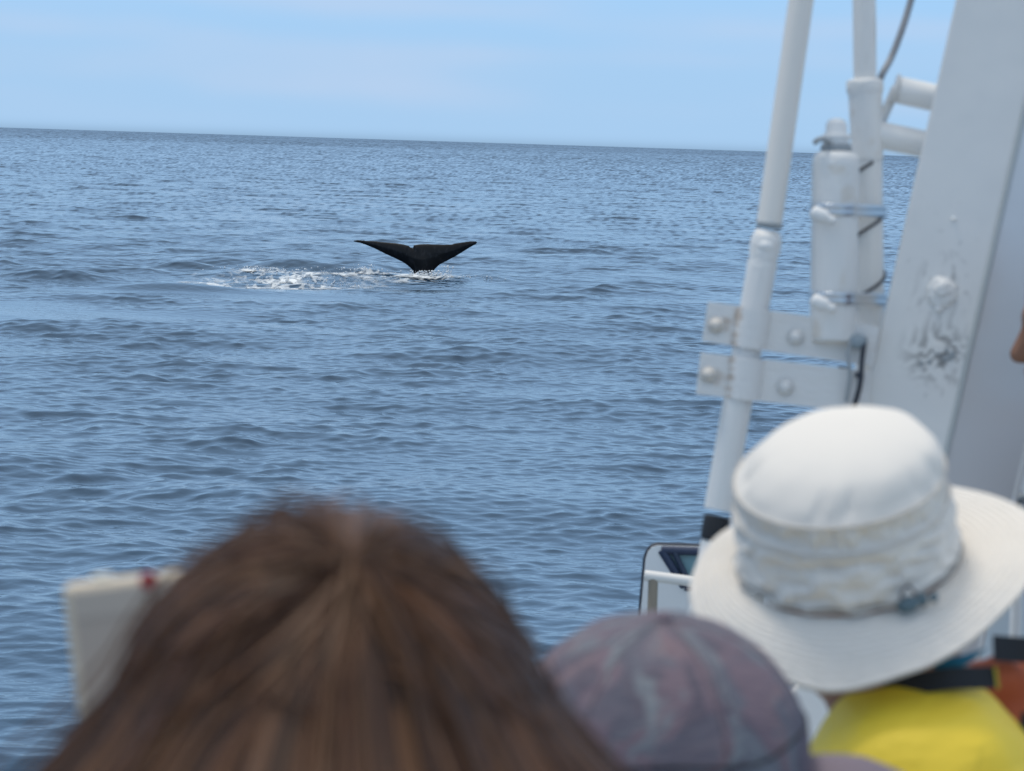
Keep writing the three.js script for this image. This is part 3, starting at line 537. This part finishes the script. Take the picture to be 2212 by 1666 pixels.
  // short loose strands standing up round the whorl
  for (let i = 0; i < 70; i++) {
    const a = rnd() * 6.2832, al = .1 + .75 * rnd(), u = pole.clone().multiplyScalar(Math.cos(al)).addScaledVector(e1, Math.sin(al) * Math.cos(a)).addScaledVector(e2, Math.sin(al) * Math.sin(a)), b = V(c.x + u.x * ra.x * 1.04, c.y + u.y * ra.y * 1.04, c.z + u.z * ra.z * 1.04), out = u.clone().add(V((rnd() - .5) * 1.6, .25, (rnd() - .5) * 1.2)).normalize(), h = .004 + .012 * rnd() * rnd(), fall = V((rnd() - .35) * 3, -.5, (rnd() - .5) * 2);
    geos.push(col(lockTube([b, b.clone().addScaledVector(out, h * .5), b.clone().addScaledVector(out, h).addScaledVector(fall, h * .5), b.clone().addScaledVector(out, h * 1.1).addScaledVector(fall, h * 1.4)], .0007, .0003, 10, 4), tones[Math.floor(rnd() * 5)]));
  }
  for (const g of geos) for (const k of Object.keys(g.attributes)) if (!['position', 'normal', 'color', 'uv'].includes(k)) g.deleteAttribute(k);
  part('hair', mergeGeometries(geos), new THREE.MeshPhysicalMaterial({ color: 0xffffff, vertexColors: true, roughness: .45, specularIntensity: .7 }), t, 'loose brown hair with a tuft at the crown');
  // the phone
  const d = 1.78, pc = P(332, 1568, d), up = V(-.15, .99, -.05).normalize(), out = V(.12, .06, 1).addScaledVector(up, -V(.12, .06, 1).dot(up)).normalize(), right = up.clone().cross(out), B = [right, up, out];
  const loc = (px, py, k) => { const v = P(px, py, d).sub(pc); return pc.clone().addScaledVector(right, v.dot(right)).addScaledVector(up, v.dot(up)).addScaledVector(out, k); };
  const W = .078, H = .162, f = thing('phone', 'pale phone in a cream case held up beside the brown hair', 'phone', pc.clone().addScaledVector(up, -H / 2));
  part('case', boxIn(W, H, .011, pc, B, .0052), std([.74, .62, .47], .6), f);
  part('screen', boxIn(W - .009, H - .009, .0012, pc.clone().addScaledVector(out, .0056), B, .0005), std([.52, .445, .37], .5), f);
  part('screen_bar', boxIn(W - .0095, .014, .0006, pc.clone().addScaledVector(out, .0066).addScaledVector(up, H / 2 - .0125), B, .0002), std([.56, .49, .41], .5), f);
  part('red_button', turned(loc(320, 1252, .0069), out, [[0, .001], [.0042, .001], [.0046, 0]], 24), std([.45, .05, .05], .4), f);
  part('camera_bump', boxIn(.012, .008, .006, loc(222, 1262, 0).addScaledVector(up, .002), B, .003), std([.72, .68, .58], .5), f);
}

// the person in the patterned cap
{
  const D = 2.4, px = D / FOCAL, topB = P(1432, 1338, D), c = topB.clone().add(V(0, -.103, -.0)), head = c.clone().add(V(0, -.028, -.005));
  const x = head.x, y = head.y, z = head.z, sR = P(1800, 1905, D + .02), sL = P(1090, 1920, D);
  const j = { head, neck: V(x + .03, y - .1, z + .1), chest: V(x + .05, y - .29, z + .2), pelvis: V(x + .05, DECK + .68, z + .42), shL: sL, shR: sR, elL: V(sL.x - .05, y - .33, z - .08), elR: V(sR.x + .06, y - .33, z - .05), wrL: V(x - .12, y - .4, z - .28), wrR: V(x + .16, y - .4, z - .28), knL: V(x - .06, DECK + .38, z + .3), knR: V(x + .16, DECK + .38, z + .3), footL: V(x - .07, DECK + .036, z + .4), footR: V(x + .17, DECK + .036, z + .4) };
  const t = figure('person', 'person bending forward in a mauve and grey leaf print cap', j, { face: V(-.15, -.35, -1), headUp: V(0, 1, -.3), skin: [.42, .25, .17], jacket: cloth([.19, .15, .18]), trousers: cloth([.05, .05, .06]), jacketCell: .011 });
  // cap: dome of panels with a sweatband seam and a visor
  const print = texture(768, 512, (u, v) => {
    const wx = u * 9 + 1.6 * fbm(u * 6, v * 3, 1, 3), wy = v * 3.2 + .9 * fbm(u * 5, v * 4, 7, 3);
    const a = fbm(wx * .9, wy * .8, 2, 3), b = noise(wx * 1.5 + 9, wy * .9, 4), l = Math.abs(noise(wx * 2.1, wy * .6, 12));
    let c = [.175, .125, .155]; const mix = (d, k) => { c = c.map((q, i) => lerp(q, d[i], k)); };
    mix([.215, .145, .16], smooth(.02, .3, noise(u * 4 + 3, v * 3, 8)) * .8);
    mix([.155, .17, .20], smooth(.02, .14, a)); mix([.085, .075, .105], smooth(.08, .26, b) * .85); mix([.21, .24, .26], smooth(.12, .03, l) * smooth(-.08, .12, a) * .9);
    mix([.10, .105, .14], smooth(.15, .3, noise(wx * .8, wy * 1.6, 19)) * .7);
    return c.map((q, i) => lerp(q, [.155, .13, .15][i], .22));
  });
  const R = V(.110, .106, .118), tilt = new THREE.Matrix4().makeRotationX(.16).setPosition(c);
  const dome = (th, ph, s = 1) => { // th from the crown button down
    const w = 1 + .02 * fbm(Math.cos(ph) * 2.6, Math.sin(ph) * 2.6, th * 2.2, 4) - .003 * Math.exp(-((Math.abs(Math.sin(ph * 3)) / .06) ** 2)) * smooth(.1, .4, th);
    return V(Math.cos(ph) * Math.pow(Math.sin(Math.min(th, 1.571)), .9) * R.x * w * s, (Math.cos(th) - (th > 1.571 ? (th - 1.571) * .1 : 0)) * R.y * w * s, Math.sin(ph) * Math.pow(Math.sin(Math.min(th, 1.571)), .9) * R.z * w * s).applyMatrix4(tilt);
  };
  const opening = (ph) => 1.68 - .26 * Math.exp(-(((ph - 1.16) / .55) ** 2));     // the gap over the strap at the back
  const cap = part('cap', sheet(128, 60, (u, v) => dome(.001 + v * (opening(u * 6.2832)), u * 6.2832), (u, v) => [u * 2, v]), std([1, 1, 1], .85, { map: print, bumpMap: clothBump, bumpScale: .002 }), t, 'mauve, grey and slate leaf print cap');
  const seamPts = []; for (let i = 0; i <= 60; i++) { const ph = -.3 + i / 60 * 3.6; seamPts.push(dome(1.28 + .05 * Math.sin(ph * 3.2) - .12 * Math.exp(-(((ph - .45) / .4) ** 2)), ph, 1.003)); }
  part('seam', tube(seamPts, .0013, 160, 6), std([.03, .028, .035], .9), cap);
  for (let k = 0; k < 3; k++) { const pts = []; for (let i = 0; i <= 30; i++) pts.push(dome(.03 + i / 30 * 1.3, k * 1.0472 + .1, 1.0015)); part('panel_seam', tube(pts, .0005, 60, 5), std([.09, .08, .095], .9), cap); }
  part('button', new THREE.SphereGeometry(.006, 16, 10).translate(...dome(.001, 0, 1.0).toArray()), std([.16, .125, .15], .8), cap);
  part('strap', sheet(60, 4, (u, v) => { const p = dome(1.70 + v * .12, .35 + u * 1.8, .985); return p; }), std([.02, .022, .02], .7), cap);
  part('lining', sheet(90, 24, (u, v) => dome(.2 + v * 1.4, u * 6.2832, .965)), std([.025, .027, .025], .9), cap);
  part('visor', sheet(40, 12, (u, v) => { const ph = -Math.PI * (.12 + .76 * u) , e = dome(1.60, ph); const o = V(Math.cos(ph) * .5, -.18, Math.sin(ph)).multiplyScalar(v * .07 * Math.sin(Math.PI * u) ** .5); return e.add(o); }), std([.12, .1, .12], .85), cap);
}

// the person in the white sun hat, yellow jacket and orange life vest
{
  const D = 3.1, base = P(1832, 1203, D), tilt = new THREE.Matrix4().makeRotationZ(10.5 * Math.PI / 180).multiply(new THREE.Matrix4().makeRotationX(22 * Math.PI / 180));
  const M = tilt.clone().setPosition(base), L = (r, y, a) => V(Math.cos(a) * r, y, Math.sin(a) * r);
  const head = V(.0, -.05, -.012).applyMatrix4(M), hz = head.z, neckP = P(1990, 1475, D - .02);
  const shR = P(2245, 1830, D + .05), shL = P(1765, 1880, D + .02);
  const j = { head, neck: neckP.clone().add(V(0, -.03, 0)), chest: P(1985, 1870, D - .02), pelvis: V(neckP.x + .03, DECK + .72, hz + .5), shL, shR, elL: shL.clone().add(V(-.08, -.24, -.1)), elR: shR.clone().add(V(.06, -.25, -.12)), wrL: shL.clone().add(V(-.02, -.36, -.34)), wrR: shR.clone().add(V(-.06, -.36, -.36)), knL: V(neckP.x - .08, DECK + .4, hz + .38), knR: V(neckP.x + .14, DECK + .4, hz + .38), footL: V(neckP.x - .09, DECK + .036, hz + .48), footR: V(neckP.x + .15, DECK + .036, hz + .48) };
  const yellow = std([.97, .69, .05], .6, { bumpMap: clothBump, bumpScale: .006 });
  const t = figure('person', 'person in white sun hat, yellow jacket and orange life vest', j, { face: V(-.35, -.05, -1), headUp: V(-.15, 1, .35), skin: [.33, .165, .11], jacket: yellow, trousers: cloth([.03, .04, .06]), jacketCell: .009, jacketExtra: [[P(1935, 1652, D - .09), P(2045, 1648, D - .09), mm2(86, D), mm2(86, D)], [P(1860, 1728, D - .06), P(1935, 1652, D - .09), mm2(90, D), mm2(84, D)], [P(2045, 1648, D - .09), P(2115, 1724, D - .06), mm2(84, D), mm2(88, D)]] });
  // hat
  const hatMat = std([.82, .77, .705], .85, { bumpMap: clothBump, bumpScale: .0015 });
  const prof = [[.1005, 0], [.100, .012], [.0992, .03], [.0985, .048], [.0988, .057], [.0975, .0615], [.0955, .064], [.0955, .082], [.0972, .085], [.0955, .0885], [.0935, .092], [.0865, .104], [.0755, .1155], [.060, .1235], [.041, .129], [.020, .132], [.0002, .1325]];
  const pc = new THREE.CatmullRomCurve3(prof.map(([r, y]) => V(r, y, 0)), false, 'centripetal');
  const crownPt = (v, a, s = 0) => {
    const q = pc.getPoint(v), y = q.y, low = smooth(.064, .045, y) * smooth(-.01, .012, y), band = smooth(.062, .068, y) * smooth(.086, .08, y), up = smooth(.088, .1, y) * smooth(.134, .112, y);
    const cx = Math.cos(a), sx = Math.sin(a);
    const w = low * (.014 * (.22 - Math.abs(noise(cx * 2.6 + y * 16, sx * 2.6 - y * 10, y * 52))) * 1.6 + .006 * (.2 - Math.abs(noise(cx * 5.5, sx * 5.5 + y * 40, 3 + y * 30)))) + band * (.006 * noise(cx * 16, sx * 16, y * 60) + .0025 * noise(cx * 30, sx * 30, y * 20)) + up * (.006 * noise(cx * 2.4, sx * 2.4, y * 14 + 3) - .003 * smooth(.1, .4, noise(cx * 4.2 + 4, sx * 4.2, 2)) * smooth(.125, .1, y));
    const sq = 1 + .05 * sx * sx; const pt = L((q.x + w + s) * sq, q.y + w * .25 * (low + band), a); pt.x += .010 * smooth(.08, .132, y); return pt.applyMatrix4(M);
  };
  const hat = part('sun_hat', sheet(240, 130, (u, v) => crownPt(v, u * 6.2832), (u, v) => [u * 4, v * 1]), std([.82, .77, .705], .85), t, 'off white wide brimmed sun hat with a gathered band');
  const brimY = (a, s) => -.004 - s * s * .025 + .010 * s * Math.sin(a * 2 + .6) + .022 * s * s * Math.max(0, Math.cos(a + .25)) + .006 * s * noise(Math.cos(a) * 1.6, Math.sin(a) * 1.6, 6) * 2;
  const brimPt = (a, s, lift = 0) => { const ring = s * 11, gr = Math.abs(ring - Math.round(ring)), g = .0024 * (smooth(0, .22, gr) - 1) * (s > .05 && s < .97 ? 1 : 0), r = lerp(.0995, .164 + .015 * Math.cos(a) - .005 * Math.sin(a), s) * (1 + .02 * Math.sin(a) ** 2); return L(r, brimY(a, s) + g + lift, a).applyMatrix4(M); };
  const brimTop = sheet(220, 132, (u, v) => brimPt(u * 6.2832, v), (u, v) => [u * 5, v]), brimLow = sheet(220, 20, (u, v) => brimPt(-u * 6.2832, v, -.003), (u, v) => [u * 5, v]);
  const lip = sheet(220, 4, (u, v) => { const a = u * 6.2832, an = v * Math.PI, p = brimPt(a, 1), q = brimPt(a, 1, -.003), m = p.clone().lerp(q, .5), o = p.clone().sub(brimPt(a, .96)).normalize(); return m.addScaledVector(o, Math.sin(an) * .002).addScaledVector(p.clone().sub(q), Math.cos(an) * .5); });
  part('brim', [brimTop, brimLow, lip], hatMat, hat);
  const ringTube = (v, r, off) => { const pts = []; for (let i = 0; i < 120; i++) pts.push(crownPt(v, i / 120 * 6.2832, off)); return tube(pts, r, 360, 6, true); };
  part('band_piping', ringTube(.30, .0017, .001), hatMat, hat); part('band_piping', ringTube(.545, .0015, .0008), hatMat, hat);
  const cordPts = []; for (let i = 0; i < 120; i++) cordPts.push(crownPt(.03, i / 120 * 6.2832, .0016)); part('drawcord', tube(cordPts, .0013, 360, 6, true), std([.42, .40, .37], .9), hat);
  const ta = 1.22, tp = crownPt(.03, ta, .009), tog = std([.10, .16, .19], .45), og = V(Math.cos(ta), .1, Math.sin(ta)).transformDirection(M), sd = V(-Math.sin(ta), 0, Math.cos(ta)).transformDirection(M);
  part('toggle', [turned(tp.clone().addScaledVector(sd, .012), sd.clone().negate(), [[0, 0], [.005, .001], [.0075, .006], [.0075, .013], [.0045, .017], [.0045, .021], [.0065, .023], [.006, .027], [0, .028]], 20), new THREE.SphereGeometry(.0045, 14, 10).translate(...tp.clone().addScaledVector(sd, -.022).addScaledVector(og, .004).toArray())], tog, hat);
  part('cord_end', tube([tp.clone().addScaledVector(sd, .006), tp.clone().addScaledVector(sd, .010).add(V(0, .012, .004)), tp.clone().addScaledVector(sd, .004).add(V(0, .018, .006)), tp.clone().addScaledVector(sd, -.006).add(V(0, .006, .006))], .0015, 30, 6), std([.12, .11, .12], .9), hat);
  // life vest
  const vestMat = std([.42, .085, .022], .7, { bumpMap: clothBump, bumpScale: .004 }), w = (x, y, k) => P(x, y, D + k);
  const vest = part('life_vest', bonesSurface([[w(2045, 1500, .04), w(2160, 1470, .07), mm2(48, D), mm2(52, D)], [w(2130, 1520, .12), w(2330, 1520, .14), mm2(100, D), mm2(150, D)], [w(2130, 1600, .10), w(2300, 1680, .10), mm2(110, D), mm2(150, D)], [w(2200, 1640, .04), w(2230, 1900, .0), mm2(70, D), mm2(90, D)], [w(2010, 1505, .04), w(1900, 1560, .07), mm2(34, D), mm2(46, D)], [w(1880, 1570, .08), w(1790, 1690, .1), mm2(48, D), mm2(60, D)], [w(1790, 1690, .1), w(1800, 1960, .1), mm2(60, D), mm2(80, D)]], .008, .03, (d, x, y, z) => d + .004 * fbm(x * 14, y * 14, z * 14, 3)), vestMat, t, 'orange life vest');
  const web = (pts, wd, mat, name, th = .0035) => { const cv = new THREE.CatmullRomCurve3(pts), n = 40; const g = []; const face = (s) => sheet(n, 1, (u, v) => { const p = cv.getPoint(u), tg = cv.getTangent(u), nn = V(0, .25, 1).normalize(), b = tg.clone().cross(nn).normalize(); return p.addScaledVector(b, (v - .5) * wd * s).addScaledVector(nn, s > 0 ? th / 2 : -th / 2); }); const side = (e) => sheet(n, 1, (u, v) => { const p = cv.getPoint(u), tg = cv.getTangent(u), nn = V(0, .25, 1).normalize(), b = tg.clone().cross(nn).normalize(); return p.addScaledVector(b, .5 * e * wd).addScaledVector(nn, (v - .5) * th); }); return part(name, [face(1), face(-1), side(1), side(-1)], mat, vest); };
  const webbing = std([.014, .016, .021], .7);
  web([w(1880, 1512, -.05), w(1960, 1482, -.075), w(2050, 1467, -.085), w(2148, 1464, -.07)], mm2(46, D), webbing, 'webbing_strap');
  web([w(2150, 1442, -.072), w(2153, 1465, -.072), w(2156, 1488, -.072)], mm2(7, D), std([.42, .36, .04], .7), 'strap_end');
  web([w(2146, 1400, .03), w(2200, 1404, .05), w(2290, 1408, .06)], mm2(56, D), webbing, 'webbing_strap');
  web([w(2222, 1540, -.04), w(2214, 1600, -.04), w(2205, 1700, -.05)], mm2(30, D), webbing, 'webbing_strap');
  part('shoulder_cord', tube([w(1850, 1498, -.02), w(1836, 1520, -.03), w(1800, 1565, -.02), w(1772, 1610, .02)], .0042, 30, 8), black, vest);
  // teal neck cord of the hat
  const cl = [w(1965, 1462, -.045), w(2020, 1445, -.06), w(2075, 1430, -.06), w(2130, 1402, -.035)], cv = new THREE.CatmullRomCurve3(cl);
  part('neck_band', sheet(40, 10, (u, v) => { const p = cv.getPoint(u), a = v * 6.2832, k = Math.sin(Math.PI * clamp(u * .9 + .08)) * mm2(17, D); return p.add(V(0, Math.sin(a) * k, Math.cos(a) * .003)); }), std([.0, .15, .24], .6), t, 'bright teal band round the neck');
}
function mm2(px, d) { return px / FOCAL * d; }

// the person whose face just shows beside the post
{
  const D = 4.84, nose = P(2178, 752, D), face = V(-1, -.12, -.22).normalize(), head = nose.clone().addScaledVector(face, -.117).add(V(0, .012, 0));
  const x = head.x, y = head.y, z = head.z;
  const j = { head, neck: V(x + .045, y - .16, z + .02), chest: V(x + .14, y - .34, z + .03), pelvis: V(x + .2, DECK + .62, z + .05), shL: V(x + .11, y - .24, z + .19), shR: V(x + .12, y - .24, z - .14), elL: V(x + .16, y - .5, z + .22), elR: V(x + .14, y - .5, z - .18), wrL: V(x + .0, y - .62, z + .12), wrR: V(x - .02, y - .6, z - .1), knL: V(x + .1, DECK + .36, z + .14), knR: V(x + .1, DECK + .36, z - .05), footL: V(x + .16, DECK + .036, z + .14), footR: V(x + .16, DECK + .036, z - .05) };
  const t = figure('person', 'person in profile with brown skin beside the glossy mast panel', j, { face, skin: [.26, .125, .075], jacket: cloth([.16, .115, .13]), trousers: cloth([.45, .46, .47]) });
  const hr = V(0, 1, 0).cross(face).normalize(), hu = face.clone().cross(hr), m = new THREE.Matrix4().makeBasis(hr, hu, face).setPosition(head);
  const ring = (r, y, a) => V(Math.cos(a) * r * .93, y, Math.sin(a) * r - .012).applyMatrix4(m), hp = [[.099, .03], [.102, .04], [.101, .05], [.099, .07], [.094, .105], [.08, .13], [.05, .145], [.001, .15]];
  part('knit_hat', sheet(72, 40, (u, v) => { const q = v * (hp.length - 1), k = Math.min(hp.length - 2, Math.floor(q)), e = q - k; return ring(lerp(hp[k][0], hp[k + 1][0], e), lerp(hp[k][1], hp[k + 1][1], e) + .003 * noise(u * 9, v * 6, 2), u * 6.2832); }), cloth([.21, .155, .175]), t, 'mauve knit hat');
}

renderer.render(scene, camera);
